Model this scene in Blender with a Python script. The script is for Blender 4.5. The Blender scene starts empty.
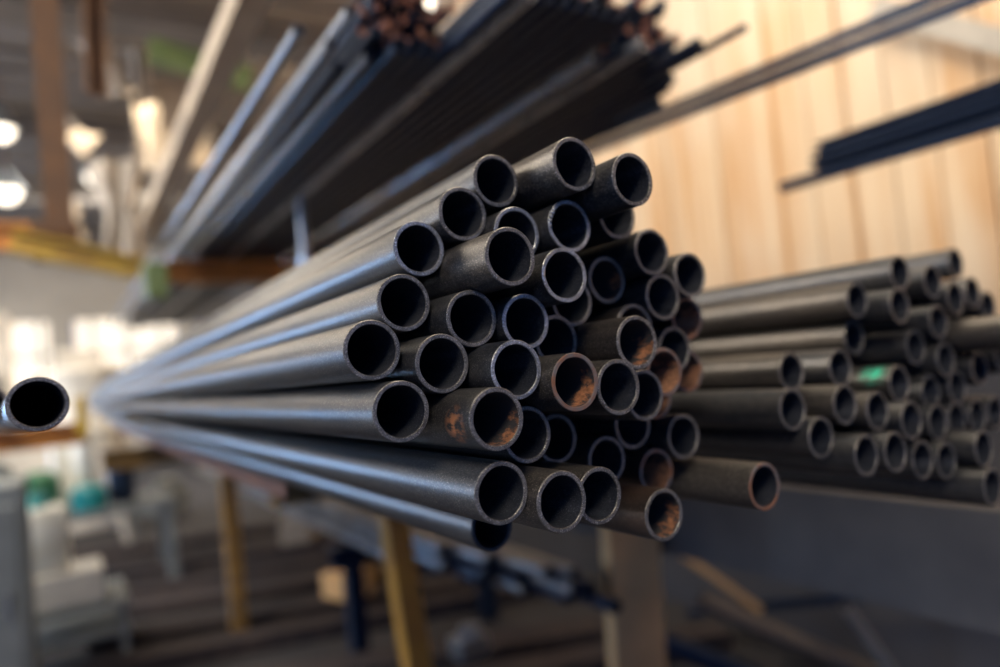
import bpy, bmesh, math, random
from mathutils import Vector, Matrix
random.seed(7)
S = bpy.context.scene
COL = S.collection
F = 700.0
PI = math.pi
ZR_ = 3.02
H = 1.30                      # camera height; everything is laid out about it and lifted at the end

# ------------------------------------------------------------------ camera frame
CY = Vector(((60-500)/F, -(406-333.5)/F, -1)).normalized()          # the run of the pipes in camera space
z0 = Vector((-math.sin(math.radians(4)), math.cos(math.radians(4)), 0))
CZ = (z0 - CY*CY.dot(z0)).normalized()
CX = CY.cross(CZ)
ROT = Matrix((CX, CY, CZ))
cam = bpy.data.cameras.new('camera'); co = bpy.data.objects.new('camera', cam); COL.objects.link(co)
co.matrix_world = ROT.to_4x4(); co.location = (0, 0, 0)
cam.sensor_width = 36; cam.lens = 36*F/1000; cam.clip_start = .02; cam.clip_end = 200
cam.dof.use_dof = True; cam.dof.focus_distance = .56; cam.dof.aperture_fstop = 1.6
cam.dof.aperture_blades = 0
S.camera = co

def at(px, py, y):
    """point of the photograph at distance y along the pipes"""
    r = ROT @ Vector(((px-500)/F, -(py-333.5)/F, -1))
    return r*(y/r.y)

# ------------------------------------------------------------------ helpers
def tag(o, label=None, cat=None, group=None, kind=None):
    if label: o['label'] = label
    if cat: o['category'] = cat
    if group: o['group'] = group
    if kind: o['kind'] = kind
    return o
def empty(name, loc, label, cat, group=None, rot=(0,0,0)):
    o = bpy.data.objects.new(name, None); COL.objects.link(o)
    o.location = loc; o.rotation_euler = rot; o.empty_display_size = .05
    return tag(o, label, cat, group)
def mesh(name, bm, mats, parent=None, loc=(0,0,0), rot=(0,0,0), smooth=False):
    me = bpy.data.meshes.new(name)
    bmesh.ops.recalc_face_normals(bm, faces=bm.faces[:])
    if smooth:
        for f in bm.faces: f.smooth = True
        for e in bm.edges:
            if len(e.link_faces) == 2 and e.calc_face_angle(0) > .6: e.smooth = False
    bm.to_mesh(me); bm.free()
    for m in (mats if isinstance(mats, (list, tuple)) else [mats]): me.materials.append(m)
    o = bpy.data.objects.new(name, me); COL.objects.link(o)
    o.parent = parent; o.location = loc; o.rotation_euler = rot
    return o
def box(bm, c, s, bev=0.0, rot=None):
    r = bmesh.ops.create_cube(bm, size=1)
    vs = r['verts']
    bmesh.ops.scale(bm, vec=s, verts=vs)
    if bev:
        es = list({e for v in vs for e in v.link_edges})
        rr = bmesh.ops.bevel(bm, geom=es, offset=bev, segments=2, affect='EDGES', profile=.5)
        vs = list({v for f in rr['faces'] for v in f.verts} | {v for v in vs if v.is_valid})
    if rot: bmesh.ops.rotate(bm, cent=(0,0,0), matrix=rot, verts=vs)
    bmesh.ops.translate(bm, vec=c, verts=vs)
    return vs
def cyl(bm, p0, p1, r0, r1=None, seg=20):
    p0 = Vector(p0); p1 = Vector(p1); r1 = r0 if r1 is None else r1
    d = p1-p0; L = d.length
    r = bmesh.ops.create_cone(bm, cap_ends=True, cap_tris=False, segments=seg, radius1=r0, radius2=r1, depth=L)
    q = Vector((0,0,1)).rotation_difference(d.normalized()).to_matrix()
    bmesh.ops.rotate(bm, cent=(0,0,0), matrix=q, verts=r['verts'])
    bmesh.ops.translate(bm, vec=(p0+p1)/2, verts=r['verts'])
    return r['verts']
def extrude_profile(bm, prof, p0, p1, up=(0,0,1)):
    """closed 2D profile (side, up) swept from p0 to p1"""
    p0 = Vector(p0); p1 = Vector(p1); d = (p1-p0).normalized()
    s = d.cross(Vector(up)).normalized(); u = s.cross(d)
    a = [bm.verts.new(p0+s*x+u*y) for x, y in prof]; b = [bm.verts.new(p1+s*x+u*y) for x, y in prof]
    n = len(prof)
    for i in range(n): bm.faces.new((a[i], a[(i+1)%n], b[(i+1)%n], b[i]))
    bm.faces.new(a[::-1]); bm.faces.new(b)
def ibeam(w, h, t):   # origin at the top centre
    a = w/2; b = t/2
    return [(-a,0),(a,0),(a,-t),(b,-t),(b,-h+t),(a,-h+t),(a,-h),(-a,-h),(-a,-h+t),(-b,-h+t),(-b,-t),(-a,-t)]
def channel(w, h, t): # web on the -side edge
    return [(0,0),(w,0),(w,-t),(t,-t),(t,-h+t),(w,-h+t),(w,-h),(0,-h)]
def angle(w, h, t): return [(0,0),(w,0),(w,-t),(t,-t),(t,-h),(0,-h)]
def rect(w, h): return [(-w/2,0),(w/2,0),(w/2,-h),(-w/2,-h)]
def lathe(bm, prof, seg=32, cent=(0,0,0)):
    rings = []
    for r, z in prof:
        if r < 1e-6: rings.append([bm.verts.new((cent[0],cent[1],cent[2]+z))])
        else: rings.append([bm.verts.new((cent[0]+r*math.cos(2*PI*i/seg), cent[1]+r*math.sin(2*PI*i/seg), cent[2]+z)) for i in range(seg)])
    for a, b in zip(rings, rings[1:]):
        for i in range(seg):
            j = (i+1)%seg
            if len(a) == 1 and len(b) == 1: continue
            if len(a) == 1: bm.faces.new((a[0], b[j], b[i]))
            elif len(b) == 1: bm.faces.new((a[i], a[j], b[0]))
            else: bm.faces.new((a[i], a[j], b[j], b[i]))

# ------------------------------------------------------------------ materials
class NT:
    def __init__(s, name):
        s.m = bpy.data.materials.new(name); s.m.use_nodes = True
        s.t = s.m.node_tree; s.b = s.t.nodes['Principled BSDF']
    def n(s, typ, **kw):
        o = s.t.nodes.new(typ)
        for k, v in kw.items():
            if k in o.inputs: o.inputs[k].default_value = v
            else: setattr(o, k, v)
        return o
    def l(s, a, b): s.t.links.new(a, b)
    def coord(s, scale=(1,1,1), loc=(0,0,0), rnd=True):
        tc = s.n('ShaderNodeTexCoord'); mp = s.n('ShaderNodeMapping')
        mp.inputs['Scale'].default_value = scale; mp.inputs['Location'].default_value = loc
        if rnd:
            oi = s.n('ShaderNodeObjectInfo'); ad = s.n('ShaderNodeVectorMath', operation='ADD'); mu = s.n('ShaderNodeMath', operation='MULTIPLY')
            mu.inputs[1].default_value = 37.0
            s.l(oi.outputs['Random'], mu.inputs[0]); s.l(tc.outputs['Object'], ad.inputs[0]); s.l(mu.outputs[0], ad.inputs[1]); s.l(ad.outputs[0], mp.inputs['Vector'])
        else: s.l(tc.outputs['Object'], mp.inputs['Vector'])
        return mp.outputs[0]
    def noise(s, vec, scale, detail=4, rough=.6):
        o = s.n('ShaderNodeTexNoise'); o.inputs['Scale'].default_value = scale; o.inputs['Detail'].default_value = detail; o.inputs['Roughness'].default_value = rough
        s.l(vec, o.inputs['Vector']); return o.outputs['Fac']
    def ramp(s, fac, stops):
        o = s.n('ShaderNodeValToRGB'); e = o.color_ramp.elements
        while len(e) < len(stops): e.new(.5)
        for i, (p, c) in enumerate(stops):
            e[i].position = p; e[i].color = (c, c, c, 1) if isinstance(c, (int, float)) else (*c, 1)
        s.l(fac, o.inputs[0]); return o.outputs[0]
    def mix(s, fac, a, b):
        o = s.n('ShaderNodeMix', data_type='RGBA')
        if isinstance(fac, (int, float)): o.inputs[0].default_value = fac
        else: s.l(fac, o.inputs[0])
        for i, v in ((6, a), (7, b)):
            if isinstance(v, tuple): o.inputs[i].default_value = (*v, 1)
            else: s.l(v, o.inputs[i])
        return o.outputs[2]
    def bump(s, h, st, dist=.001):
        o = s.n('ShaderNodeBump'); o.inputs['Strength'].default_value = st; o.inputs['Distance'].default_value = dist
        s.l(h, o.inputs['Height']); s.l(o.outputs[0], s.b.inputs['Normal'])
def steel(name, c1, c2, metal=.6, r0=.3, r1=.5, patch=None, warm=None, spec=.5):
    m = NT(name)
    v = m.coord((1, .12, 1)); v2 = m.coord((1, .6, 1))
    n1 = m.noise(v, 55, 5, .65); n2 = m.noise(v2, 900, 2, .7); n3 = m.noise(m.coord((1,.35,1)), 9, 3)
    c = m.mix(m.ramp(n1, [(.35, 0.0), (.68, 1.0)]), c1, c2)
    n4 = m.noise(m.coord((1,.5,1)), 420, 3, .7)
    c = m.mix(m.ramp(n4, [(.42, 0.0), (.62, .55)]), c, tuple(x*.45 for x in c1))
    sp = m.ramp(n2, [(.56, 0.0), (.68, 1.0)])
    c = m.mix(sp, c, tuple(min(1, x*2.2) for x in c2))
    if warm: c = m.mix(m.ramp(n3, [(.5, 0.0), (.7, .8)]), c, warm)
    if patch:
        (px, py, pz), rad, col = patch
        tc = m.n('ShaderNodeTexCoord'); d = m.n('ShaderNodeVectorMath', operation='DISTANCE'); m.l(tc.outputs['Object'], d.inputs[0]); d.inputs[1].default_value = (px, py, pz)
        mr = m.n('ShaderNodeMapRange'); mr.inputs['From Min'].default_value = rad; mr.inputs['From Max'].default_value = rad*.3; m.l(d.outputs['Value'], mr.inputs['Value'])
        nn = m.noise(m.coord((1,.5,1), rnd=False), 170, 4)
        mu = m.n('ShaderNodeMath', operation='MULTIPLY'); m.l(mr.outputs[0], mu.inputs[0]); m.l(m.ramp(nn, [(.42, 0.0), (.55, 1.0)]), mu.inputs[1])
        c = m.mix(mu.outputs[0], c, col)
    m.l(c, m.b.inputs['Base Color']); m.b.inputs['Metallic'].default_value = metal
    m.b.inputs['Specular IOR Level'].default_value = spec
    r = m.n('ShaderNodeMapRange'); r.inputs['To Min'].default_value = r0; r.inputs['To Max'].default_value = r1; m.l(n1, r.inputs['Value']); m.l(r.outputs[0], m.b.inputs['Roughness'])
    m.bump(n4, .35, .0004)
    return m.m
def rusty(name, c1, c2, lo=.4, hi=.6, scale=60, rough=.8):
    m = NT(name); v = m.coord((1, .3, 1)); n = m.noise(v, scale, 6, .7)
    m.l(m.mix(m.ramp(n, [(lo, 0.0), (hi, 1.0)]), c1, c2), m.b.inputs['Base Color'])
    m.b.inputs['Roughness'].default_value = rough; m.bump(n, .5, .0006)
    return m.m
def bore_rust(name, base, rust, depth, lo, side):
    """rust crusted on one side of the bore near the cut end, fading to the base colour deeper in"""
    m = NT(name); tc = m.n('ShaderNodeTexCoord'); sx = m.n('ShaderNodeSeparateXYZ'); m.l(tc.outputs['Object'], sx.inputs[0])
    n = m.noise(m.coord((1,.5,1), rnd=True), 95, 6, .7); n2 = m.noise(m.coord((1,.5,1), rnd=True), 300, 3, .7)
    dot = m.n('ShaderNodeVectorMath', operation='DOT_PRODUCT'); m.l(tc.outputs['Object'], dot.inputs[0]); dot.inputs[1].default_value = (side[0], 0, side[1])
    a = m.n('ShaderNodeMapRange'); a.inputs['From Min'].default_value = -.012; a.inputs['From Max'].default_value = .018; m.l(dot.outputs['Value'], a.inputs['Value'])
    d = m.n('ShaderNodeMapRange'); d.inputs['From Min'].default_value = depth; d.inputs['From Max'].default_value = depth*.25; m.l(sx.outputs['Y'], d.inputs['Value'])
    p = m.n('ShaderNodeMath', operation='MULTIPLY'); m.l(a.outputs[0], p.inputs[0]); m.l(d.outputs[0], p.inputs[1])
    q = m.n('ShaderNodeMath', operation='ADD'); sc = m.n('ShaderNodeMath', operation='MULTIPLY'); sc.inputs[1].default_value = 2.2; m.l(n, sc.inputs[0]); m.l(p.outputs[0], q.inputs[0]); m.l(sc.outputs[0], q.inputs[1])
    dq = m.n('ShaderNodeMath', operation='DIVIDE'); dq.inputs[1].default_value = 3.0; m.l(q.outputs[0], dq.inputs[0])
    f = m.ramp(dq.outputs[0], [((lo-.02)/3, 0.0), ((lo+.22)/3, 1.0)])
    r2 = m.mix(m.ramp(n2, [(.35, 0.0), (.65, 1.0)]), tuple(x*.45 for x in rust), rust)
    m.l(m.mix(f, base, r2), m.b.inputs['Base Color']); m.b.inputs['Roughness'].default_value = .8; m.bump(n2, .6, .0008)
    return m.m
def plain(name, c, rough=.7, metal=0.0, var=.25, scale=6, dirt=None, st=(1,1,1)):
    m = NT(name); n = m.noise(m.coord(st), scale, 5, .6)
    c2 = dirt or tuple(x*(1-var) for x in c)
    m.l(m.mix(m.ramp(n, [(.35, 0.0), (.7, 1.0)]), c, c2), m.b.inputs['Base Color'])
    m.b.inputs['Roughness'].default_value = rough; m.b.inputs['Metallic'].default_value = metal
    m.bump(n, .2, .002)
    return m.m
def glow(name, c, s):
    m = NT(name); m.b.inputs['Base Color'].default_value = (*c, 1); m.b.inputs['Emission Color'].default_value = (*c, 1); m.b.inputs['Emission Strength'].default_value = s
    return m.m

BODY = steel('dark_mill_steel', (.024,.029,.040), (.11,.100,.088), .45, .30, .46)  # dark tone is tinted blue to carry the navy shadows
BODY2 = steel('brown_mill_steel', (.044,.040,.037), (.14,.118,.096), .4, .34, .5)
BODYR = steel('rust_freckled_steel', (.040,.036,.034), (.10,.08,.065), .5, .36, .52, warm=(.16,.085,.05))
BODYP = steel('steel_with_orange_patch', (.036,.033,.032), (.09,.08,.068), .5, .34, .5, patch=((-.0215,.024,-.003), .017, (.80,.30,.11)))
BODYG = steel('steel_with_green_paint', (.036,.033,.032), (.09,.08,.068), .5, .34, .5, patch=((-.016,.022,.016), .021, (.02,.42,.26)))
RIM = steel('sawn_steel', (.15,.132,.108), (.34,.30,.25), .5, .38, .55)
RIMB = steel('bright_sawn_steel', (.30,.28,.25), (.62,.59,.54), .6, .32, .5)
RIMR = rusty('rusted_sawn_edge', (.22,.18,.15), (.32,.13,.06), .4, .62)
BORE = steel('dark_bore', (.020,.024,.036), (.055,.056,.062), .25, .45, .6)  # blue-black base holds the shadow tint of the bores
BORER = bore_rust('rusted_bore', (.045,.04,.038), (.55,.22,.09), .050, 1.93, (.75,-.65))
BOREHR = bore_rust('heavily_rusted_bore', (.06,.045,.04), (.52,.24,.12), .085, 1.58, (.6,-.8))
FARB = steel('far_dark_steel', (.006,.013,.034), (.020,.034,.064), .15, .34, .46, spec=.18)  # navy of the shaded underside is put into the base colour
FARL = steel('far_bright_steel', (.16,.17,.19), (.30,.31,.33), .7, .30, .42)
FARR = rusty('far_rusted_end', (.22,.12,.08), (.58,.20,.10), .4, .6)
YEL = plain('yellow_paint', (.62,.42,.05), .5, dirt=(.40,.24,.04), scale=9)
ORG = plain('orange_paint_and_arm_shade', (.62,.26,.04), .5, dirt=(.35,.14,.03), scale=9)  # real orange on the girder, painted-in shade on the hung arm
YBR2 = plain('deep_yellow_paint', (.40,.22,.03), .6, dirt=(.26,.13,.03), scale=12)
YBR = plain('worn_ochre_paint', (.42,.24,.05), .6, dirt=(.16,.09,.04), scale=12)
BROWN = plain('brown_column_paint', (.15,.075,.035), .7, dirt=(.09,.05,.03))
GREEN = plain('green_paint', (.20,.27,.09), .55, dirt=(.12,.17,.07))
RUSTB = rusty('rust_brown_angle', (.11,.045,.03), (.20,.085,.05), .35, .65, 20)
TAN = plain('tan_board', (.46,.38,.28), .8, dirt=(.34,.27,.20))
CREAM = plain('cream_canvas', (.52,.47,.40), .85, dirt=(.36,.32,.27), scale=3)
CREAMM = plain('cream_machine_paint', (.85,.80,.70), .5, dirt=(.6,.56,.48))
GREYM = plain('grey_machine_paint', (.22,.24,.24), .55)
WHITE = plain('white_plastic', (.85,.85,.80), .4, dirt=(.75,.72,.6))
TEAL = plain('teal_plastic', (.03,.40,.42), .4)
DKG = plain('dark_green_plastic', (.06,.25,.12), .5)
WOODF = plain('weathered_floor_board', (.060,.042,.036), .85, dirt=(.022,.018,.022), scale=9, st=(1,6,1))
CARD = plain('tan_timber_post', (.75,.46,.20), .85, dirt=(.55,.33,.15), scale=5)
GALV = plain('galvanised_steel', (.42,.45,.48), .35, .8)
CONC = plain('concrete', (.055,.050,.050), .9, dirt=(.028,.027,.032), scale=2.0)
LOWW = plain('blue_grey_plaster', (.085,.082,.090), .9, dirt=(.06,.058,.066), scale=2.5)
CEIL = plain('ribbed_roof_sheet', (.19,.165,.145), .8, dirt=(.13,.115,.10), scale=1.5)
BACKW = plain('pale_render', (.70,.64,.54), .9, dirt=(.5,.45,.38), scale=1.2)
BEAMB = plain('brown_primer', (.17,.13,.10), .6, dirt=(.10,.08,.065))
BEAMD = plain('dark_primer', (.085,.080,.080), .75, dirt=(.055,.052,.056), scale=4)
BEAMG = plain('grey_primer', (.34,.30,.25), .6, dirt=(.22,.20,.18))
LAMP = glow('lamp_glass', (1,.90,.74), 3)
WIN = glow('daylight_pane', (1,.90,.76), .75)

def wall_boards_material():
    m = NT('warm_weathered_boards')
    v = m.coord((1, 5.5, .35), rnd=False); n = m.noise(v, 2.0, 4, .55)
    v2 = m.coord((1, 1, .5), rnd=False); n2 = m.noise(v2, 1.7, 3, .5)
    tc = m.n('ShaderNodeTexCoord'); sx = m.n('ShaderNodeSeparateXYZ'); m.l(tc.outputs['Object'], sx.inputs[0])
    dv = m.n('ShaderNodeMath', operation='DIVIDE'); dv.inputs[1].default_value = .155; m.l(sx.outputs['Y'], dv.inputs[0])
    fl = m.n('ShaderNodeMath', operation='FLOOR'); m.l(dv.outputs[0], fl.inputs[0])
    wn = m.n('ShaderNodeTexWhiteNoise', noise_dimensions='1D'); m.l(fl.outputs[0], wn.inputs['W'])
    a = m.mix(m.ramp(n, [(.38, 0.0), (.60, 1.0)]), (.62,.35,.16), (.76,.57,.37))
    a = m.mix(m.ramp(n2, [(.42, 0.0), (.62, .75)]), a, (.74,.62,.46))
    b = m.mix(m.ramp(wn.outputs['Value'], [(0.0, 0.0), (1.0, .30)]), a, (.50,.34,.20))
    m.l(b, m.b.inputs['Base Color']); m.b.inputs['Roughness'].default_value = .85
    return m.m
WALLM = wall_boards_material()

# ------------------------------------------------------------------ pipes
def pipe_mesh(name, R, r, L, seg, mats, jit=0.0, seed=0):
    rn = random.Random(seed); bm = bmesh.new()
    b = min(.0006, (R-r)*.2)
    bumps = [(rn.uniform(0, 2*PI), rn.uniform(.1,.35), rn.uniform(-1,1)) for _ in range(9)]
    def wob(a): return sum(k*math.exp(-(((a-c+PI)%(2*PI)-PI)/w)**2) for c, w, k in bumps)
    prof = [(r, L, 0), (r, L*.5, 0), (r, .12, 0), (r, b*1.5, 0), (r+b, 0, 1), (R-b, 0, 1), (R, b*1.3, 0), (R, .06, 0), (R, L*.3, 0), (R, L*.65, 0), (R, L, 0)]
    rings = []
    for k, (q, y, e) in enumerate(prof):
        ring = []
        for i in range(seg):
            a = 2*PI*i/seg; w = wob(a)*jit
            qq = q + (w*.5 if k in (3, 4) else 0); yy = y + (w*.6 if e else 0)
            ring.append(bm.verts.new((qq*math.cos(a), yy, qq*math.sin(a))))
        rings.append(ring)
    rings.append(rings[0])
    for k in range(len(prof)):
        for i in range(seg):
            j = (i+1)%seg
            f = bm.faces.new((rings[k][i], rings[k][j], rings[k+1][j], rings[k+1][i])); f.smooth = True
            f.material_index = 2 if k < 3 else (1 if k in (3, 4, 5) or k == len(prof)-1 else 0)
    bmesh.ops.recalc_face_normals(bm, faces=bm.faces[:])
    for e in bm.edges:
        if len(e.link_faces) == 2 and e.calc_face_angle(0) > .5: e.smooth = False
    me = bpy.data.meshes.new(name); bm.to_mesh(me); bm.free()
    for m in mats: me.materials.append(m)
    return me
_mc = {}
def pm(R, r, L, seg, mats, jit, seed):
    k = (R, r, L, seg, tuple(m.name for m in mats), seed)
    if k not in _mc: _mc[k] = pipe_mesh('steel_pipe', R, r, L, seg, mats, jit, seed)
    return _mc[k]
def pipe(name, me, loc, label, cat, group=None, rot=None, dirv=None):
    o = bpy.data.objects.new(name, me); COL.objects.link(o)
    o.location = loc
    if dirv is not None:
        q = Vector((0,1,0)).rotation_difference(Vector(dirv).normalized()); o.rotation_euler = q.to_euler()
    elif rot is not None: o.rotation_euler = (0, rot, 0)
    return tag(o, label, cat, group)

KIND = {'n':(BODY,RIM,BORE), 'b':(BODY2,RIM,BORE), 's':(BODY,RIMB,BORE), 'r':(BODYR,RIM,BORER), 'R':(BODYR,RIMR,BOREHR), 'p':(BODYP,RIM,BORER), 'g':(BODYG,RIM,BORE)}
G = 'steel pipes of the sharp central bundle'
MAIN = [
 (.3439,.5229,.1643,'n','dark steel pipe at top of the central bundle, left of the topmost mouth'),
 (.3062,.5234,.1329,'n','dark steel pipe on the upper left slope, second mouth down from its top'),
 (.2672,.5359,.1046,'s','dark steel pipe on the upper left slope, its thin chipped rim lit at the bottom'),
 (.2449,.5285,.0577,'n','dark steel pipe low on the left slope, blue sheen below and a pale dusty top'),
 (.3109,.4626,.0843,'b','steel pipe jutting forward below the top left, clean even rim, brownish flank'),
 (.3499,.5066,.1127,'s','pipe with a thin bright rim, half hidden behind the forward jutting brown one'),
 (.3920,.4689,.1672,'b','topmost steel pipe of the central bundle, grey scuffed flank, seen above all others'),
 (.4371,.4463,.1500,'n','top right steel pipe of the central bundle, standing against the bright boards'),
 (.3987,.4926,.1176,'s','steel pipe with a weld burr on its upper left rim, directly below the topmost pipe'),
 (.3727,.4737,.0702,'s','steel pipe with the brightest silver rim, in the upper middle of the bundle'),
 (.4833,.5204,.1364,'n','recessed dark pipe tucked under the top right pipe, only its lower rim showing'),
 (.5207,.5154,.0986,'n','steel pipe at the upper right edge, below the recessed one and left of the outermost'),
 (.5754,.5175,.0745,'n','outermost upper right pipe of the central bundle, alone against the boards'),
 (.4782,.5402,.0741,'r','recessed pipe with a faint rust tinted bore, right of the brightest silver rim'),
 (.5329,.5184,.0520,'n','steel pipe with grey bore under the upper right edge pipes'),
 (.4944,.5239,.0229,'r','pipe with only its upper rim showing above the protruding rusty mouthed one'),
 (.4334,.4581,.0067,'r','protruding steel pipe with rust on the lower lip of its mouth, right of centre'),
 (.5935,.5444,.0298,'R','rusty brown mouthed pipe at the right edge, upper one of the two rusty edge pipes'),
 (.5580,.5341,-.0029,'n','dark pipe near the right edge between two rust brown mouths'),
 (.5046,.4992,-.0242,'R','orange brown mouthed pipe with rusted rim, below right of the protruding rusty lipped one'),
 (.5998,.5579,-.0291,'R','rusty brown mouthed pipe at the right edge, lower one of the two rusty edge pipes'),
 (.4601,.4838,-.0425,'b','dark steel pipe partly hidden behind the one with a seam line in its bore'),
 (.4020,.4530,-.0299,'b','steel pipe with a clean grey rim touching the heavily rusted mouth on its left'),
 (.3546,.4509,-.0211,'p2','steel pipe with bright orange rust inside and on the right of its rim, bundle centre'),
 (.3087,.4662,-.0063,'s','pipe with chipped silver rim and rust specks deep inside, left of the orange rusted mouth'),
 (.3413,.4938,.0336,'s','pipe with a thin silver rim in the middle, below left of the brightest rim'),
 (.3860,.5128,.0155,'n','almost black recessed pipe above the orange rusted mouth'),
 (.4174,.5237,.0521,'n','recessed pipe showing only a crescent under the brightest silver rim'),
 (.5468,.5584,-.0528,'R','deep set rust brown pipe showing a sliver near the lower right edge'),
 (.2225,.5028,-.0297,'n','long dark pipe on the left flank with polished blue sheen, second from bottom'),
 (.2097,.5189,.0201,'n','leftmost mouthed pipe of the bundle, dusty flank running far back'),
 (.2934,.5029,.0394,'n','dark pipe with dull rim right of the low left slope pipe, above two close mouths'),
 (.2599,.4987,.0043,'n','dark pipe between the leftmost mouth and the chipped silver rim'),
 (.2756,.4495,-.0413,'p','protruding pipe with an orange rust scrape on its left flank'),
 (.3286,.4895,-.0616,'n','recessed pipe right below the chipped silver rim, half covered by the scraped pipe'),
 (.4038,.5517,-.0781,'n','nearly invisible black pipe in the hollow above the bottom row'),
 (.4942,.5417,-.0766,'n','recessed pipe with a lit lower right rim, under the seamed and hidden pipes'),
 (.4564,.5432,-.1065,'n','recessed dark pipe with thin rim above the bottom row, left of a rust filled mouth'),
 (.5287,.5501,-.1302,'R','pipe filled with orange brown rust just above the bottom row at right'),
 (.5643,.5405,-.0977,'n','dark pipe at the lower right edge above the long protruding pipe'),
 (.2784,.4574,-.0980,'n','front bottom left pipe with a long blue highlight along its flank'),
 (.3246,.4447,-.1118,'b','second mouth from the left in the bottom row, clean rim and grey bore'),
 (.3780,.4637,-.1188,'b','third mouth from the left in the bottom row, set slightly back'),
 (.4649,.4796,-.1540,'r','bottom right pipe with clotted rust inside its lower lip'),
 (.5954,.4681,-.1496,'R2','far right low pipe protruding alone to the side, chipped rusty rim'),
 (.3560,.6097,-.1617,'d','underside pipe in deep shadow, black mouth below the bottom row'),
]
R0, r0 = .024, .0201
for i, (x, y, z, k, lab) in enumerate(MAIN):
    rot = random.uniform(0, 6.28)
    if k == 'p2': mats = (BODY2, RIMR, BOREHR if False else BORER)
    elif k == 'R2': mats = (BODY2, RIMR, BORE)
    elif k == 'd': mats = (BODY, BODY, BORE)  # rim gets dark body steel, its shadow put into the colour
    else: mats = KIND[k]
    if k[0] in 'pRr': rot = 0
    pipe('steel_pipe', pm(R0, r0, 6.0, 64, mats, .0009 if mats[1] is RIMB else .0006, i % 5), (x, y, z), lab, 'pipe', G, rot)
# weld burr on the lip of the pipe below the topmost one
bm = bmesh.new()
for a, s in ((2.45,.0022),(2.60,.0026),(2.78,.0021),(2.95,.0015),(3.2,.0011)):
    bmesh.ops.create_icosphere(bm, subdivisions=2, radius=s, matrix=Matrix.Translation((R0*.93*math.cos(a), -.0006, R0*.93*math.sin(a))))
burr_host = [o for o in COL.objects if o.get('label', '').startswith('steel pipe with a weld burr')][0]
burr_host.rotation_euler = (0,0,0)
b = mesh('weld_burr', bm, RIMB, burr_host, smooth=True); b['label'] = 'bright lumpy weld burr on the rim'

# two pipe ends at the left edge of the picture, sloping gently away
for px, yy, lab in ((38,.74,'dark pipe end seen straight on at the far left, apart from the bundle'), (-17,1.0,'dark pipe end cut by the left picture border, beside the straight-on one')):
    p = at(px, 404, yy)
    pipe('steel_pipe', pm(R0, r0, 5.0, 64, KIND['n'], .0006, 1), p, lab, 'pipe', None, None, (-.07, 1, -.018))

RIGHT = [
 (1.2212,.5480,.0892,'n','uppermost pipe of the right bundle, farthest right of its top edge'),
 (.9710,.5060,.0700,'n','upper pipe of the right bundle reaching leftmost along its top edge'),
 (.9041,.5306,.0380,'b','pipe end below the top edge at the left of the right bundle'),
 (1.0412,.4995,.0550,'n','pipe end squeezed between two top edge pipes of the right bundle'),
 (.9518,.5015,.0251,'n','pipe end right of the one left below the top edge, right bundle'),
 (1.0818,.4913,.0290,'n','pipe end just under the uppermost pipe of the right bundle'),
 (1.1894,.5153,.0379,'n','small recessed pipe end right of the one under the uppermost pipe'),
 (1.0246,.4904,-.0017,'n','third level pipe end of the right bundle, beside the pipe cut by the border'),
 (.9205,.5510,-.0115,'b','pipe end with a dim green smear on top, left side of the right bundle'),
 (.9881,.5060,-.0333,'n','pipe end directly above the green marked pipe in the right bundle'),
 (.7510,.5330,-.0446,'b','half hidden pipe end above the long left one of the right bundle'),
 (.8200,.5130,-.0466,'n','recessed pipe end left of the green marked pipe'),
 (.9009,.4868,-.0750,'g','pipe in the right bundle with a bright green paint mark on its flank'),
 (1.0313,.4905,-.0547,'n','pipe end to the right of the green marked one, in shadow'),
 (1.1010,.4802,-.0727,'n','dark pipe end at the right border, below the pipe cut by the border'),
 (.7036,.5034,-.0845,'n','leftmost pipe of the right bundle, long dark flank towards the central bundle'),
 (.7872,.4918,-.0884,'b','second pipe end in the level of the leftmost one, right bundle'),
 (.8336,.4802,-.1015,'b','third pipe end in the level of the leftmost one, right bundle'),
 (1.0067,.5029,-.0961,'n','shadowed pipe end two places right of the green marked one and lower'),
 (1.0586,.4925,-.0956,'n','shadowed pipe end with a glint on its lip, right part of the right bundle'),
 (.7354,.4933,-.1206,'n','pipe end below and right of the leftmost pipe of the right bundle'),
 (.7764,.4665,-.1459,'n','lowest left pipe end of the right bundle'),
 (.8809,.4665,-.1189,'n','pipe end under the green marked pipe in the right bundle'),
 (.9670,.4790,-.1326,'n','pipe end right of the one under the green marked pipe, slightly lower'),
 (1.0336,.4867,-.1371,'n','narrow shadowed pipe end lower right, behind its neighbours'),
 (.8245,.4594,-.1488,'n','second pipe end in the bottom row of the right bundle'),
 (.8908,.4642,-.1686,'n','third pipe end in the bottom row of the right bundle'),
 (.9507,.4662,-.1789,'n','fourth pipe end in the bottom row of the right bundle'),
 (1.0298,.4831,-.2058,'n','fifth pipe end in the bottom row, recessed and dark'),
 (.9979,.4422,-.1696,'n','pipe end near the right border above the lowest right one'),
 (.9825,.4306,-.2152,'n','lowest right pipe end of the right bundle, cut by the border'),
 (1.0817,.4819,-.1379,'n','dark pipe end in the right part, below the glinting lip'),
 (1.1299,.4794,-.1392,'n','very dark pipe end at the right border, mid height'),
 (1.0842,.4193,-.0240,'b','pale flanked pipe running out of the right border, mouth not visible'),
 (1.2319,.5144,.0152,'n','dark pipe end at the right border, high up behind the pale flank'),
 (1.1597,.4739,-.0614,'n','dark pipe end at the right border under the pale flank'),
 (1.1330,.5300,-.0210,'n','recessed pipe end in the gap behind the pale flanked pipe'),
]
for i, (x, y, z, k, lab) in enumerate(RIGHT):
    pipe('steel_pipe', pm(R0, r0, 6.0, 64, KIND[k], .0005, i % 5), (x, y, z), lab, 'pipe', 'steel pipes of the blurred right bundle', 0 if k == 'g' else random.uniform(0, 6.28))

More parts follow.
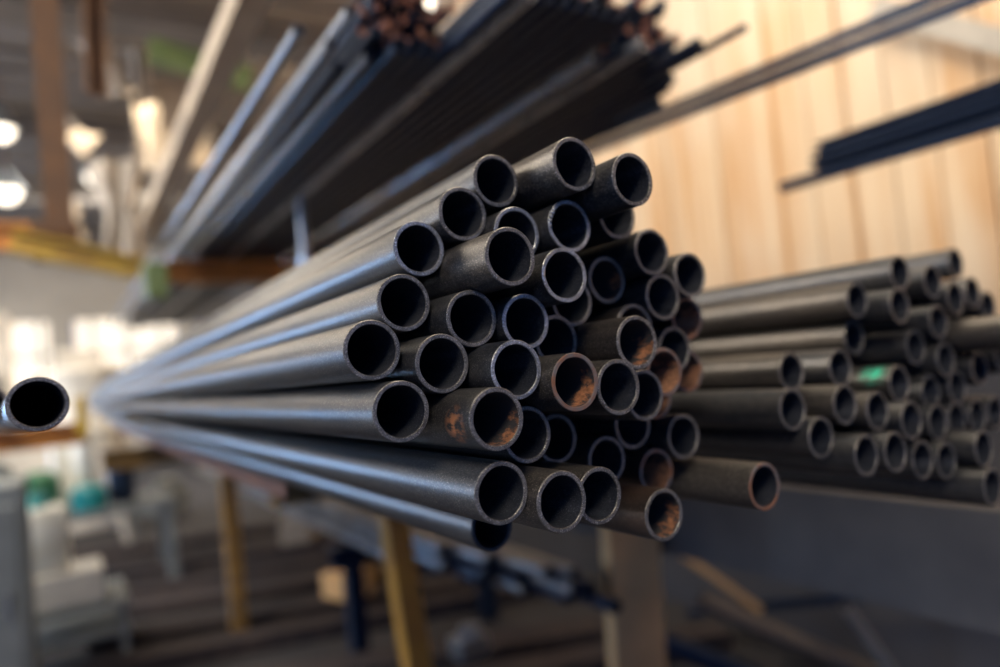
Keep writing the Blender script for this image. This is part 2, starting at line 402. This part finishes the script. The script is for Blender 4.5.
# ------------------------------------------------------------------ overhead rack: tubes seen from below
TG = 'steel tubes on the overhead rack'
def far_tube(D, x, y, z, L, mats, label, group=TG, seg=20, name='steel_tube', hole=.78):
    return pipe(name, pm(D/2, D/2*hole, L, seg, mats, 0, 0), (x, y, z), label, 'tube', group, random.uniform(0, 6.28))
FARS = steel('far_painted_sheen_steel', (.30,.34,.42), (.50,.54,.60), .8, .22, .34)  # pale blue base colour stands in for light streaks along the tubes
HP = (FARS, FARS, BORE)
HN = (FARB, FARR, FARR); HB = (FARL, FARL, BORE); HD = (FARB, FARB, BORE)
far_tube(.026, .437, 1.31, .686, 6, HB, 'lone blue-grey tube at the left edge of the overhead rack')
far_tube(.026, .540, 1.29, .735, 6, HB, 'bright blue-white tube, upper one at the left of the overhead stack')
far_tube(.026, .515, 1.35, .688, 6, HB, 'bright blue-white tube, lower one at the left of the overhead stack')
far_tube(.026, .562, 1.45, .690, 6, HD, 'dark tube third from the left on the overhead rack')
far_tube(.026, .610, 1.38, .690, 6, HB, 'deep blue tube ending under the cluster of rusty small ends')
def cluster(xs, zs, D, y0, jy, mats_list, label, group, skip=0.0, L=6):
    d = D*1.02; row = 0; z = zs[0]; n = 0
    while z <= zs[1]:
        x = xs[0] + (d/2 if row % 2 else 0)
        while x <= xs[1]:
            if random.random() > skip:
                far_tube(D, x, y0 + random.uniform(-jy, jy), z, L, random.choice(mats_list), label, group, 14, 'small_tube', .6); n += 1
            x += d
        z += d*.87; row += 1
    return n
cluster((.600,.800), (.716,.830), .0175, 1.36, .05, [HN, HN, HN, HD], 'small steel tube with rusty end in the left overhead cluster', 'small rusty ended tubes, left overhead cluster')
cluster((1.085,1.33), (.709,.835), .024, 1.20, .08, [HN, HN, HD], 'steel tube with red rusty end in the right overhead cluster', 'rusty ended tubes, right overhead cluster')
cluster((.86,1.00), (.760,.86), .030, 1.12, .05, [HN, HD], 'steel tube in the dim middle overhead cluster near the top border', 'tubes of the middle overhead cluster')
# the lowest layer, its underside forms the dark plane
x = .648; i = 0
while x < 1.06:
    D = .034
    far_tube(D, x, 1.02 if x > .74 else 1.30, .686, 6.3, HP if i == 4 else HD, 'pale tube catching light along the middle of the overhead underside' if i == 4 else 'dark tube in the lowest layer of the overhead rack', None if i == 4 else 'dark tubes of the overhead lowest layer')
    x += D*1.03; i += 1
x = 1.090
for i in range(7):
    D = .030
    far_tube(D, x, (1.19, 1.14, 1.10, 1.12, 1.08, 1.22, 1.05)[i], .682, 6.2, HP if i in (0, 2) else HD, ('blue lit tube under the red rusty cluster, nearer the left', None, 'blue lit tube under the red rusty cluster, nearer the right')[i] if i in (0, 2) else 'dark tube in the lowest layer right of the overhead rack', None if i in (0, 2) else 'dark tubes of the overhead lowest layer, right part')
    x += D*1.04
far_tube(.018, 1.307, .945, .677, 5, HD, 'thin dark rod reaching out to the upper right against the boards', None, name='steel_rod', hole=.1)

for i, ye in enumerate((1.30, 1.22, 1.27, 1.50, 1.36)):
    far_tube(.030, 1.336+.0315*i, ye, .682, 5, HD, 'dark tube at the right edge of the overhead rack next to the angle bars', 'dark tubes at the right edge of the overhead rack')
# sagging pair of flat bars that cross the upper right
def bar(name, prof, p0, p1, mat, label, cat, group=None):
    bm = bmesh.new(); p0 = Vector(p0); extrude_profile(bm, prof, (0,0,0), Vector(p1)-p0)
    return tag(mesh(name, bm, mat, None, p0), label, cat, group)
bar('steel_angle_bar', angle(.030,.022,.004), (1.52,.10,.625), (1.52,1.9,.722), FARB, 'upper one of the long dark angle bars crossing the upper right', 'bar', 'long angle bars crossing the upper right')
bar('steel_flat_bar', rect(.030,.020), (1.535,.10,.600), (1.535,1.9,.695), BEAMB, 'brown flat bar between the two dark ones crossing the upper right', 'bar', 'long angle bars crossing the upper right')
bar('steel_angle_bar', angle(.030,.018,.004), (1.50,.10,.578), (1.50,1.9,.673), FARB, 'dark angle bar on the underside of the stack crossing the upper right', 'bar', 'long angle bars crossing the upper right')
# short stock in front of the boards
for i, (x, z, ye, w, hh) in enumerate(((1.90,.451,1.31,.030,.026),(1.93,.487,1.20,.034,.022),(1.93,.511,1.19,.034,.022),(1.93,.536,1.18,.030,.022),(1.965,.470,1.21,.028,.024))):
    lab = ('lone dark bar reaching farthest left, lowest of the stock before the boards', 'dark bar resting second from below in the stock before the boards', 'dark bar third from below in the stock before the boards', 'topmost dark bar of the stock before the boards', 'dark bar behind the lowest one before the boards')[i]
    bm = bmesh.new(); t = .004
    if i == 0: 
        cyl(bm, (0,0,0), (0,-3.2,0), .017, seg=20)
    else:
        extrude_profile(bm, channel(w, hh, t), (-w/2,0,hh/2), (-w/2,-3.2,hh/2))
    tag(mesh('steel_bar', bm, FARB, None, (x, ye, z), smooth=(i == 0)), lab, 'bar', 'bar stock before the boards')

bm = bmesh.new(); extrude_profile(bm, rect(.06,.05), (0,0,0), (.78,0,0)); extrude_profile(bm, rect(.05,.05), (.25,0,-.04), (.75,0,-.45))
tag(mesh('wall_bracket', bm, YBR, None, (1.82,-.6,.430)), 'ochre wall bracket carrying the bar stock before the boards', 'bracket')
# hanger rod, hung overhead arm, column
def at_z(px, py, z):
    r = ROT @ Vector(((px-500)/F, -(py-333.5)/F, -1)); return r*(z/r.z)
p = at(300, 195, 2.45)
t = empty('hanger_rod', (p.x, p.y, 0), 'thin bright hanger rod under the dark overhead tubes', 'hanger')
bm = bmesh.new(); cyl(bm, (0,0,.66), (0,0,.43), .013, .018); mesh('rod', bm, GALV, t, smooth=True)
bm = bmesh.new(); cyl(bm, (0,0,.44), (0,0,.405), .026, seg=6); mesh('nut', bm, GALV, t)

# hung cantilever frame at y=3.9 carrying the overhead tubes
ya = 3.88
t = empty('hanging_rack_frame', (.03, ya, .60), 'hung rack frame, brown column and yellow to orange arm under the overhead tubes', 'rack')
bm = bmesh.new(); extrude_profile(bm, ibeam(.12,.10,.016), (.02,.09,.22), (.02,.09,2.2), (0,1,0)); m = mesh('column', bm, BROWN, t); m['label'] = 'brown upright'
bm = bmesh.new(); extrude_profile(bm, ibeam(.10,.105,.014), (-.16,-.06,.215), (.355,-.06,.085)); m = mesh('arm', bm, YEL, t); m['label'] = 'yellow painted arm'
bm = bmesh.new(); extrude_profile(bm, ibeam(.10,.11,.014), (.46,-.06,.066), (1.75,-.06,.066)); m = mesh('arm', bm, ORG, t); m['label'] = 'shaded stretch of the arm, shade put in as orange'  # same arm as the yellow stretch, orange stands in for its shade
bm = bmesh.new(); box(bm, (.405,-.06,-.03), (.10,.14,.17), .006); m = mesh('joint_plate', bm, GREEN, t); m['label'] = 'green joint plate'
bm = bmesh.new(); box(bm, (0,.02,.18), (.20,.015,.20), .004)
for sx in (-.07,.07):
    for sz in (.12,.24): cyl(bm, (sx,.02,sz), (sx,-.005,sz), .014, seg=6)
mesh('bolt_plate', bm, BROWN, t)
p = at(6, 238, 4.6)
bar('crane_girder', ibeam(.10,.15,.02), (p.x-1.5, 4.6, p.z+.09), (p.x+.14, 4.6, p.z+.075), ORG, 'orange girder end left of the yellow arm', 'girder')
p = at(86, 50, 4.7)
bar('steel_post', ibeam(.13,.12,.02), (p.x-.02, 4.7, 1.83), (p.x+.02, 4.7, ZR_), BROWN, 'darker brown post right of the brown column near the roof', 'post')
pa = at(150, 48, 5.0); pb = at(252, 78, 5.0)
bar('green_beam', ibeam(.10,.15,.016), pa+Vector((0,0,.06)), pb+Vector((0,0,.06)), GREEN, 'short green painted beam sloping down to the right near the roof', 'beam')
bar('long_timber', rect(.12,.10), at(262, 0, 2.5)+Vector((0,-.3,.15)), at(142, 231, 6.7), TAN, 'long pale timber running away under the roof beside the green beam', 'timber')
# pale panel behind
t = empty('wall_panel', at(172, 118, 7.4), 'tan panel with a darker frame behind the green beam', 'panel')
bm = bmesh.new(); box(bm, (0,0,0), (.66,.04,.95), .006); mesh('board', bm, TAN, t)
bm = bmesh.new()
for s in (-1,1): box(bm, (.33*s,-.03,0), (.06,.05,1.0), .004); box(bm, (0,-.03,.48*s), (.72,.05,.06), .004)
mesh('edge_batten', bm, CEIL, t)

# pale canvas slings and rolls hanging from the roof
def ribbon(name, pts, w, thick, mat, label, cat, group=None):
    """thick draped band through image points pts at distance y, with soft folds"""
    P = [at(a, b, y) for a, b, y in pts]
    # smooth the polyline
    Q = []
    for i in range(len(P)-1):
        p0 = P[max(i-1,0)]; p1 = P[i]; p2 = P[i+1]; p3 = P[min(i+2,len(P)-1)]
        for k in range(8):
            s = k/8; Q.append(.5*((2*p1)+(p2-p0)*s+(2*p0-5*p1+4*p2-p3)*s*s+(3*p1-p0-3*p2+p3)*s**3))
    Q.append(P[-1]); o = Q[0].copy(); bm = bmesh.new(); rings = []
    n = 10
    for i, q in enumerate(Q):
        d = (Q[min(i+1,len(Q)-1)]-Q[max(i-1,0)]).normalized(); s = d.cross(Vector((0,1,0))).normalized(); ww = w*(.8+.2*math.sin(i*.5))
        ring = []
        for k in range(n+1):
            u = k/n-.5; ring.append((q-o) + s*u*ww + Vector((0, .05*math.sin(u*11+i*.25), 0)))
        back = [v+Vector((0,thick,0)) for v in reversed(ring)]
        rings.append([bm.verts.new(v) for v in ring+back])
    for a, b in zip(rings, rings[1:]):
        m = len(a)
        for i in range(m): bm.faces.new((a[i], a[(i+1)%m], b[(i+1)%m], b[i]))
    bm.faces.new(rings[0][::-1]); bm.faces.new(rings[-1])
    return tag(mesh(name, bm, mat, None, o, smooth=True), label, cat, group)
ribbon('canvas_sheet', [(84,6,6.2),(98,50,6.2),(116,95,6.2)], .30, .03, CREAM, 'pale canvas strip bending down from the roof, leftmost high one', 'canvas')
ribbon('canvas_sheet', [(135,-20,6.6),(139,50,6.6),(146,110,6.6),(152,170,6.6)], .20, .03, CREAM, 'narrow pale canvas strip hanging just left of the tan panel', 'canvas')
ribbon('canvas_sheet', [(112,160,6.0),(120,200,6.0),(127,262,6.0)], .36, .03, CREAM, 'broad pale canvas strip hanging down to the yellow arm', 'canvas')
ribbon('canvas_sheet', [(58,126,6.8),(76,136,6.8),(92,146,6.8)], .26, .04, CREAM, 'small bright canvas bundle right of the brown column', 'canvas')
ribbon('canvas_sheet', [(62,205,6.8),(70,222,6.8),(74,240,6.8)], .22, .04, CREAM, 'small pale canvas end just above the yellow arm', 'canvas')

# high lamps, seen as soft discs
def bay_lamp(px, py, y, r, lab):
    c = at(px, py, y)
    t = empty('bay_lamp', c, lab, 'lamp', 'high bay lamps')
    bm = bmesh.new(); lathe(bm, [(0,.26),(.04,.25),(.06,.2),(r*1.15,.02),(r*1.15,0),(r*1.08,0),(.05,.17),(0,.17)], 24); mesh('lamp_shade', bm, GALV, t, smooth=True)
    bm = bmesh.new(); bmesh.ops.create_uvsphere(bm, u_segments=20, v_segments=12, radius=r*.92); mesh('bulb', bm, LAMP, t, smooth=True)
    bm = bmesh.new(); cyl(bm, (0,0,.24), (0,0,max(.3, 3.0-c.z)), .012, seg=8); mesh('cord', bm, BROWN, t)
bay_lamp(1, 130, 7.6, .11, 'glowing lamp cut by the left picture border, higher one')
bay_lamp(6, 191, 9.4, .15, 'glowing lamp near the left border, lower one')
bay_lamp(96, 177, 8.8, .11, 'glowing lamp between the brown column and the canvas strips')
bay_lamp(412, 2, 4.4, .16, 'wide glowing lamp above the left cluster of overhead tubes')

# ------------------------------------------------------------------ frames under the bundles
def trestle(y, x0, x1, ztop, mat, legmat, lab, legs):
    t = empty('rack_frame', ((x0+x1)/2, y, -H), lab, 'rack'); cx = (x0+x1)/2
    bm = bmesh.new(); extrude_profile(bm, ibeam(.09,.10,.012), (x0-cx,0,ztop+H), (x1-cx,0,ztop+H)); mesh('crossbeam', bm, mat, t)
    for lx, bx in legs:
        bm = bmesh.new(); extrude_profile(bm, rect(.075,.075), (bx-cx,.0375,0), (lx-cx,.0375,ztop+H-.10), (0,1,0)); mesh('leg', bm, legmat, t)
    return t
trestle(2.10, .50, 1.55, -.246, YBR, YBR2, 'ochre rack frame with a slanting leg under the central bundle', ((.86,.93),))
trestle(4.05, .16, 1.75, -.246, YBR, YBR, 'far rack frame of dull ochre steel under the bundles', ((.74,.74),(1.50,1.50)))
t = empty('yellow_arm', (-.5, 4.0, -.2), 'yellow arm with an upright stop below the two left pipe ends', 'arm')
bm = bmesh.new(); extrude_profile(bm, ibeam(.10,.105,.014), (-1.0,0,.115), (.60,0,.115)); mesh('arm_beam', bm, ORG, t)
bm = bmesh.new(); box(bm, (.585,-.01,.14), (.05,.10,.19), .004); mesh('end_stop', bm, YEL, t)
bm = bmesh.new(); extrude_profile(bm, ibeam(.14,.12,.016), (-1.0,.06,.2-H), (-1.0,.06,.9), (0,1,0)); mesh('upright', bm, ORG, t)
bar('timber_batten', rect(.10,.058), (.52, 1.98, -.187), (.52, 2.22, -.187), WOODF, 'timber packing block between crossbeam and central bundle', 'timber')
bar('steel_angle_bar', angle(.045,.045,.006), (.385,1.5,-.195), (.385,6.6,-.195), RUSTB, 'rust brown angle bar running below the central bundle', 'bar')
bar('steel_channel', channel(.06,.26,.01), (1.62,-.8,-.402), (1.62,6.5,-.402), BEAMD, 'grey channel beam with a pale top edge below the right bundle', 'beam')

# ------------------------------------------------------------------ lower shelf stack
LG = 'tubes of the dark lower stack'
n = 0
for row in range(3):
    for k in range(6 - row):
        D = .045; x = 1.10 + k*D*1.04 + row*D*.52; z = -.74 + row*D*.9
        ye = 2.45 - (x-1.10)*4.0 + random.uniform(-.12, .12)
        far_tube(D, x, ye, z, 5, (FARL, FARL, BORE) if (row == 2) or (k in (0,3,6)) else HD, 'blurred steel tube of the dark lower stack beneath the central bundle', LG, 20)  # brighter steel stands in for blue highlights on the stack
        n += 1
trestle(3.2, 1.0, 1.9, -.765, FARB, FARB, 'low dark frame carrying the dark lower stack', ((1.1,1.1),(1.8,1.8)))
p = at(622, 560, 1.78)
t = bar('timber_post', rect(.19,.05), (p.x, 1.80, -H), (p.x-.01, 1.72, -.33), CARD, 'broad tan timber post behind the bottom row of the bundle', 'post')
# big blurred pipes lower right
def big_pipe(p0, p1, D, mats, lab, name='large_pipe', cat='pipe'):
    p0 = Vector(p0); p1 = Vector(p1)
    return pipe(name, pm(D/2, D/2*.85, (p1-p0).length, 40, mats, 0, 0), p0, lab, cat, None, None, p1-p0)
big_pipe(at(700,600,2.0), at(905,690,1.55), .075, (BEAMB,BEAMB,BORE), 'pale brown large pipe lying low at the right')
big_pipe(at(640,632,1.9), at(860,720,1.45), .070, (FARB,FARB,BORE), 'dark large pipe lying left of the pale brown one')
big_pipe(at(846,606,1.45), at(900,682,1.40), .036, (BEAMG,BEAMG,BORE), 'short pipe stub standing up slanted at the lower right')
bar('timber_lath', rect(.035,.03), at(676,545,2.05), at(762,606,1.9), CARD, 'thin brown strut slanting down behind the bundle', 'strut')
bar('steel_rail', rect(.05,.035), at(690,608,2.42), at(1040,574,.92), FARB, 'dark thin rail rising slightly toward the right border', 'rail')

# ------------------------------------------------------------------ left side of the hall
# low work cart carrying jugs
c = at(58, 640, 4.0)
t = empty('work_cart', (c.x, 4.3, -H), 'low grey cart with stacked pale boxes at the lower left', 'cart')
bm = bmesh.new(); box(bm, (0,0,.30), (.62,.5,.03), .006); mesh('deck', bm, GREYM, t)
bm = bmesh.new(); box(bm, (0,0,.16), (.62,.5,.03), .006); mesh('shelf', bm, GREYM, t)
for sx in (-.28,.28):
    for sy in (-.22,.22):
        bm = bmesh.new(); box(bm, (sx,sy,.165), (.035,.035,.24), .004); cyl(bm, (sx-.015,sy,.04), (sx+.015,sy,.04), .04); mesh('leg', bm, GREYM, t)
zc = -H+.316
tag(mesh('parts_box', (lambda b: (box(b,(0,0,.08),(.34,.3,.16),.01), b)[1])(bmesh.new()), CREAMM, None, (c.x+.04, 4.28, zc)), 'pale box on the grey cart under the white jug', 'box')
def jug_at(x, y, z, s, mat, lab):
    t = empty('plastic_jug', (x, y, z), lab, 'jug')
    bm = bmesh.new(); box(bm, (0,0,s*.55), (s*.85,s*.6,s*1.1), s*.14); mesh('body', bm, mat, t, smooth=True)
    bm = bmesh.new(); cyl(bm, (0,0,s*1.08), (0,0,s*1.3), s*.15); mesh('cap', bm, TEAL if mat is WHITE else WHITE, t, smooth=True)
    bm = bmesh.new()
    for a, b in (((-s*.38,0,s*.95),(-s*.2,0,s*1.22)),((-s*.2,0,s*1.22),(0,0,s*1.2))): cyl(bm, a, b, s*.05, seg=10)
    mesh('handle', bm, mat, t, smooth=True)
jug_at(at(40,540,4.27).x, 4.27, zc+.16, .30, WHITE, 'large white plastic jug on the boxes at the left')
# bench behind with clutter
bx = at(70, 520, 5.6)
t = empty('work_bench', (bx.x, 5.8, -H), 'dark work bench behind the jugs at the left', 'bench')
bm = bmesh.new(); box(bm, (0,0,.55), (1.3,.6,.05), .006); mesh('top', bm, GREYM, t)
for sx in (-.6,.6):
    for sy in (-.25,.25):
        bm = bmesh.new(); box(bm, (sx,sy,.265), (.06,.06,.53), .004); mesh('leg', bm, GREYM, t)
zb = -H+.575
def pot(x, y, z, r, h, mat, lab, name, cat):
    bm = bmesh.new(); lathe(bm, [(0,0),(r*.9,0),(r,h*.1),(r,h*.8),(r*.75,h*.92),(r*.4,h),(0,h)], 24)
    tag(mesh(name, bm, mat, None, (x, y, z), smooth=True), lab, cat)
pot(bx.x+.12, 5.65, zb, .11, .17, TEAL, 'teal tub on the dark work bench', 'plastic_tub', 'tub')
pot(bx.x+.10, 5.85, zb, .07, .52, WHITE, 'tall white bottle behind the teal tub', 'white_bottle', 'bottle')
pot(bx.x-.16, 5.72, zb, .12, .30, DKG, 'dark green canister on the work bench', 'green_canister', 'canister')
pot(bx.x-.40, 5.75, zb, .10, .40, GREYM, 'grey canister at the left of the work bench', 'grey_canister', 'canister')
pot(bx.x+.33, 5.80, zb, .09, .36, FARB, 'dark canister on the work bench, right of the tall white bottle', 'dark_canister', 'canister')
pot(bx.x-.02, 6.0, zb, .08, .60, CREAMM, 'cream gas bottle at the back of the work bench', 'gas_bottle', 'bottle')
bar('leaning_plank', rect(.07,.03), at_z(132,548,-H), at(104,448,6.9), CREAM, 'pale plank leaning right of the work bench', 'plank')
# grey cabinet at left border
c = at(6, 540, 3.7)
t = empty('machine_cabinet', (c.x-.10, 3.75, -H), 'grey machine cabinet at the left border, below the pipe ends', 'cabinet')
bm = bmesh.new(); box(bm, (0,0,.50), (.36,.45,1.0), .012); mesh('housing', bm, GREYM, t)
bm = bmesh.new(); box(bm, (0,-.23,.52), (.30,.02,.80), .008); d = mesh('door', bm, GREYM, t)
bm = bmesh.new(); cyl(bm, (.11,-.27,.48), (.11,-.27,.58), .01); mesh('handle', bm, GALV, d, smooth=True)
# pale machine seen past the yellow arm
c = at(40, 320, 8.5)
t = empty('large_machine', (c.x-.1, 8.8, -H), 'large cream machine with columns beyond the yellow arm', 'machine')
bm = bmesh.new(); box(bm, (0,0,.6), (1.5,.9,1.2), .03); mesh('base', bm, CREAMM, t)
bm = bmesh.new(); box(bm, (.42,0,1.5), (.42,.6,.75), .03); m = mesh('head', bm, CREAMM, t)
bm = bmesh.new(); box(bm, (-.45,.1,1.75), (.55,.5,1.1), .03); mesh('column', bm, CREAMM, t)
bm = bmesh.new(); box(bm, (.0,-.3,1.35), (.10,.10,.5), .01); mesh('control_arm', bm, GREYM, t)
bm = bmesh.new(); box(bm, (-.42,-.18,1.55), (.34,.08,.24), .01); mesh('control_panel', bm, GREYM, t)
bm = bmesh.new(); cyl(bm, (.42,0,1.1), (.42,0,.95), .10, .05); mesh('spindle', bm, GALV, t, smooth=True)
# sacks / drum right of the straight-on pipe end
c = at(88, 385, 7.5)
bm = bmesh.new(); lathe(bm, [(0,0),(.26,0),(.28,.05),(.27,.5),(.29,.52),(.27,.55),(.27,1.05),(.29,1.08),(.25,1.12),(0,1.12)], 32)
tag(mesh('pale_drum', bm, CREAMM, None, (c.x, 7.5, c.z-.95+0), smooth=True), 'pale drum seen right of the straight-on pipe end', 'drum')
bm = bmesh.new(); 
t = empty('drum_stand', (c.x, 7.5, -H), 'dark stand under the pale drum', 'stand')
hz = c.z-.95+H
bm = bmesh.new(); box(bm, (0,0,hz-.02), (.6,.6,.04), .005); mesh('top', bm, GREYM, t)
for sx in (-.26,.26):
    for sy in (-.26,.26):
        bm = bmesh.new(); box(bm, (sx,sy,(hz-.04)/2), (.05,.05,hz-.04), .004); mesh('leg', bm, GREYM, t)

# timbers and scrap lying on the floor under the rack
rn = random.Random(3)
descr = ['nearest', 'second', 'third', 'fourth', 'fifth', 'sixth', 'seventh', 'eighth', 'ninth', 'tenth']
for i in range(10):
    y0 = 2.1 + i*.50
    bar('floor_timber', rect(.13+.03*(i%3),.06+.02*(i%2)), (.02+.05*(i%3), y0+.35, -H+.06+.02*(i%2)), (2.2+.15*(i%2), y0-.35-.1*(i%3), -H+.06+.02*(i%2)), WOODF, 'dark weathered timber on the floor below the rack, %s from the camera side' % descr[i], 'timber', 'timbers on the floor')
def scrap(px, py, y, s, mat, lab, nm, cat):
    c = at(px, py, y); bm = bmesh.new()
    box(bm, (0,0,s*.35), (s*1.2,s*.9,s*.7), s*.06, Matrix.Rotation(rn.uniform(0,3),3,'Z'))
    box(bm, (s*.1,0,s*.85), (s*.7,s*.6,s*.35), s*.05, Matrix.Rotation(rn.uniform(0,3),3,'Z'))
    z = c.z
    return tag(mesh(nm, bm, mat, None, c), lab, cat)
for px, py, s_, mat, lab, nm, cat in ((165,512,.34,GREYM,'grey scrap casting in the gloom left of the ochre leg','scrap_casting','scrap'),
          (300,540,.26,TAN,'tan offcut block on the floor right of the ochre leg','offcut_block','offcut'),
          (348,596,.20,CARD,'brown offcut block on the floor left of the slanting yellow leg','offcut_block','offcut'),
          (470,655,.12,GALV,'shiny metal offcut at the bottom border right of the slanting yellow leg','metal_offcut','offcut')):
    scrap(px, py, at_z(px, py, -H+.085).y, s_, mat, lab, nm, cat)

# ------------------------------------------------------------------ the hall
def structure(name, bm, mat, loc=(0,0,0)): return tag(mesh(name, bm, mat, None, loc), kind='structure')
XW = 2.60; YB = 15.5; XL = -6.0; YN = -3.0; ZR = 3.0
bm = bmesh.new(); box(bm, ((XW+XL)/2, (YB+YN)/2, -H-.05), (XW-XL, YB-YN, .10)); structure('floor', bm, CONC)
# right wall: low plaster, boards above with real grooves between them
bm = bmesh.new(); box(bm, (XW+.06, (YB+YN)/2, (-H-.14)/2), (.12, YB-YN, H-.14)); structure('wall_right_lower', bm, LOWW)
bm = bmesh.new(); y = YN; i = 0
while y < YB:
    dx = rn.uniform(-.004,.006); box(bm, (XW+.03+dx, y+.0765, (-.14+ZR)/2), (.035, .149, ZR+.14), .003); y += .155; i += 1
box(bm, (XW+.09, (YB+YN)/2, (-.14+ZR)/2), (.06, YB-YN, ZR+.14))
structure('wall_right', bm, WALLM)
# brace on the boards, upper right
bm = bmesh.new(); a = ROT @ Vector(((880-500)/F, -(10-333.5)/F, -1)); a = a*((XW-.012)/a.x); b = ROT @ Vector(((1060-500)/F, -(58-333.5)/F, -1)); b = b*((XW-.012)/b.x)
extrude_profile(bm, rect(.075,.05), (0,0,0), b-a, (1,0,0)); tag(mesh('wall_brace', bm, plain('pale_grey_timber',(.50,.44,.36),.8), None, a), 'pale grey diagonal brace on the boards at the upper right corner', 'brace')
# back wall with windows, left posts and low wall, ribbed roof
bm = bmesh.new()
box(bm, ((XW+XL)/2, YB+.1, (-H+.3)/2), (XW-XL, .2, H+.3)); box(bm, ((XW+XL)/2, YB+.1, (1.6+ZR)/2), (XW-XL, .2, ZR-1.6))
for x in (XL+.3, -3.9, -1.75, .1, XW-.3): box(bm, (x, YB+.1, .95), (.6 if abs(x) > 3 else .4, .2, 1.3))
structure('wall_back', bm, BACKW)
for i, x in enumerate((-4.8, -2.8, -.85, 1.2)):
    bm = bmesh.new(); box(bm, (x, YB+.12, .95), (1.75, .03, 1.32)); w = structure('window_%d' % (i+1), bm, WIN)
    bm = bmesh.new()
    for k in (-.6,0,.6): box(bm, (x+k, YB+.06, .95), (.05,.05,1.3))
    box(bm, (x, YB+.06, .95), (1.6,.05,.05)); mesh('window_frame', bm, GREYM, w)
bm = bmesh.new(); y = YN
while y < YB:
    box(bm, ((XW+XL)/2, y+.1, ZR+.05), (XW-XL+.2, .20, .06)); box(bm, ((XW+XL)/2, y+.3, ZR+.09), (XW-XL+.2, .20, .06)); y += .4
structure('ceiling', bm, CEIL)
for i, y in enumerate((6.0, 8.6, 11.2, 13.8)):
    bm = bmesh.new(); extrude_profile(bm, ibeam(.14,.24,.02), (XL,y,ZR+.02), (XW,y,ZR+.02)); structure('trim_%d' % (i+1), bm, CEIL)
bm = bmesh.new(); box(bm, (XL-.06, (YB+YN)/2, (-H-.3)/2), (.12, YB-YN, H-.3)); structure('wall_left', bm, BACKW)
for i, y in enumerate((YN+.2, 1.5, 6.0, 10.5, YB-.2)):
    bm = bmesh.new(); box(bm, (XL-.06, y, (-.3+ZR)/2), (.25,.25,ZR+.3), .01); structure('trim_%d' % (i+5), bm, BACKW)

# ------------------------------------------------------------------ light
W = bpy.data.worlds.new('World'); S.world = W; W.use_nodes = True
W.node_tree.nodes['Background'].inputs[0].default_value = (.12,.29,.85,1); W.node_tree.nodes['Background'].inputs[1].default_value = .55
def area(name, loc, target, sx, sy, col, e):
    l = bpy.data.lights.new(name, 'AREA'); l.shape = 'RECTANGLE'; l.size = sx; l.size_y = sy; l.color = col; l.energy = e
    o = bpy.data.objects.new(name, l); COL.objects.link(o); o.location = loc
    o.rotation_euler = (Vector(target)-Vector(loc)).to_track_quat('-Z', 'Y').to_euler(); return o
area('far_left_sheen_light', (-5.0, YB-.1, -.35), (-1.2, 0, -.2), 1.7, 1.7, (.30,.56,1), 520)  # added blue light for the narrow flank sheen, the wall has no door
area('left_bay_daylight', (XL+.1, 3.8, 1.3), (0, 3.8, .2), 3.0, 2.0, (.40,.62,1), 110)
area('left_far_daylight', (XL+.1, 8.3, 1.3), (0, 8.3, .2), 4.0, 2.6, (1,.93,.82), 330)
area('near_boards_fill', (1.75, 1.2, ZR-.06), (2.6, 1.4, .9), .8, 3.2, (1,.88,.70), 118)  # unseen lamp added to brighten the boards, roof is closed here
area('far_boards_fill', (1.75, 6.5, ZR-.06), (2.6, 6.5, .9), .8, 5.0, (1,.82,.60), 150)  # second added lamp, brightens far boards for the beige reflection on pipes
area('behind_camera_fill', (-1.3, -1.2, ZR-.06), (.2, 1.2, 0), 1.2, 1.6, (1,.92,.80), 120)  # added warm fill from behind the camera for rims and tops
area('centre_fill', (-1.4, 3.5, ZR-.06), (.0, 3.5, 0), 1.0, 4.0, (1,.90,.76), 380)  # added overhead fill for the pipe tops, no roof opening above
area('far_hall_fill', (-1.0, 10.5, ZR-.3), (-.5, 10.5, -1), 2.0, 5.0, (1,.95,.86), 230)  # added fill to brighten the far hall, hangs under closed roof

# lift everything so that the floor is at zero
for o in list(COL.objects):
    if o.parent is None: o.location.z += H
S.view_settings.view_transform = 'Standard'; S.view_settings.look = 'None'
S.view_settings.gamma = 1; S.view_settings.use_curve_mapping = False
S.view_settings.exposure = 0.15
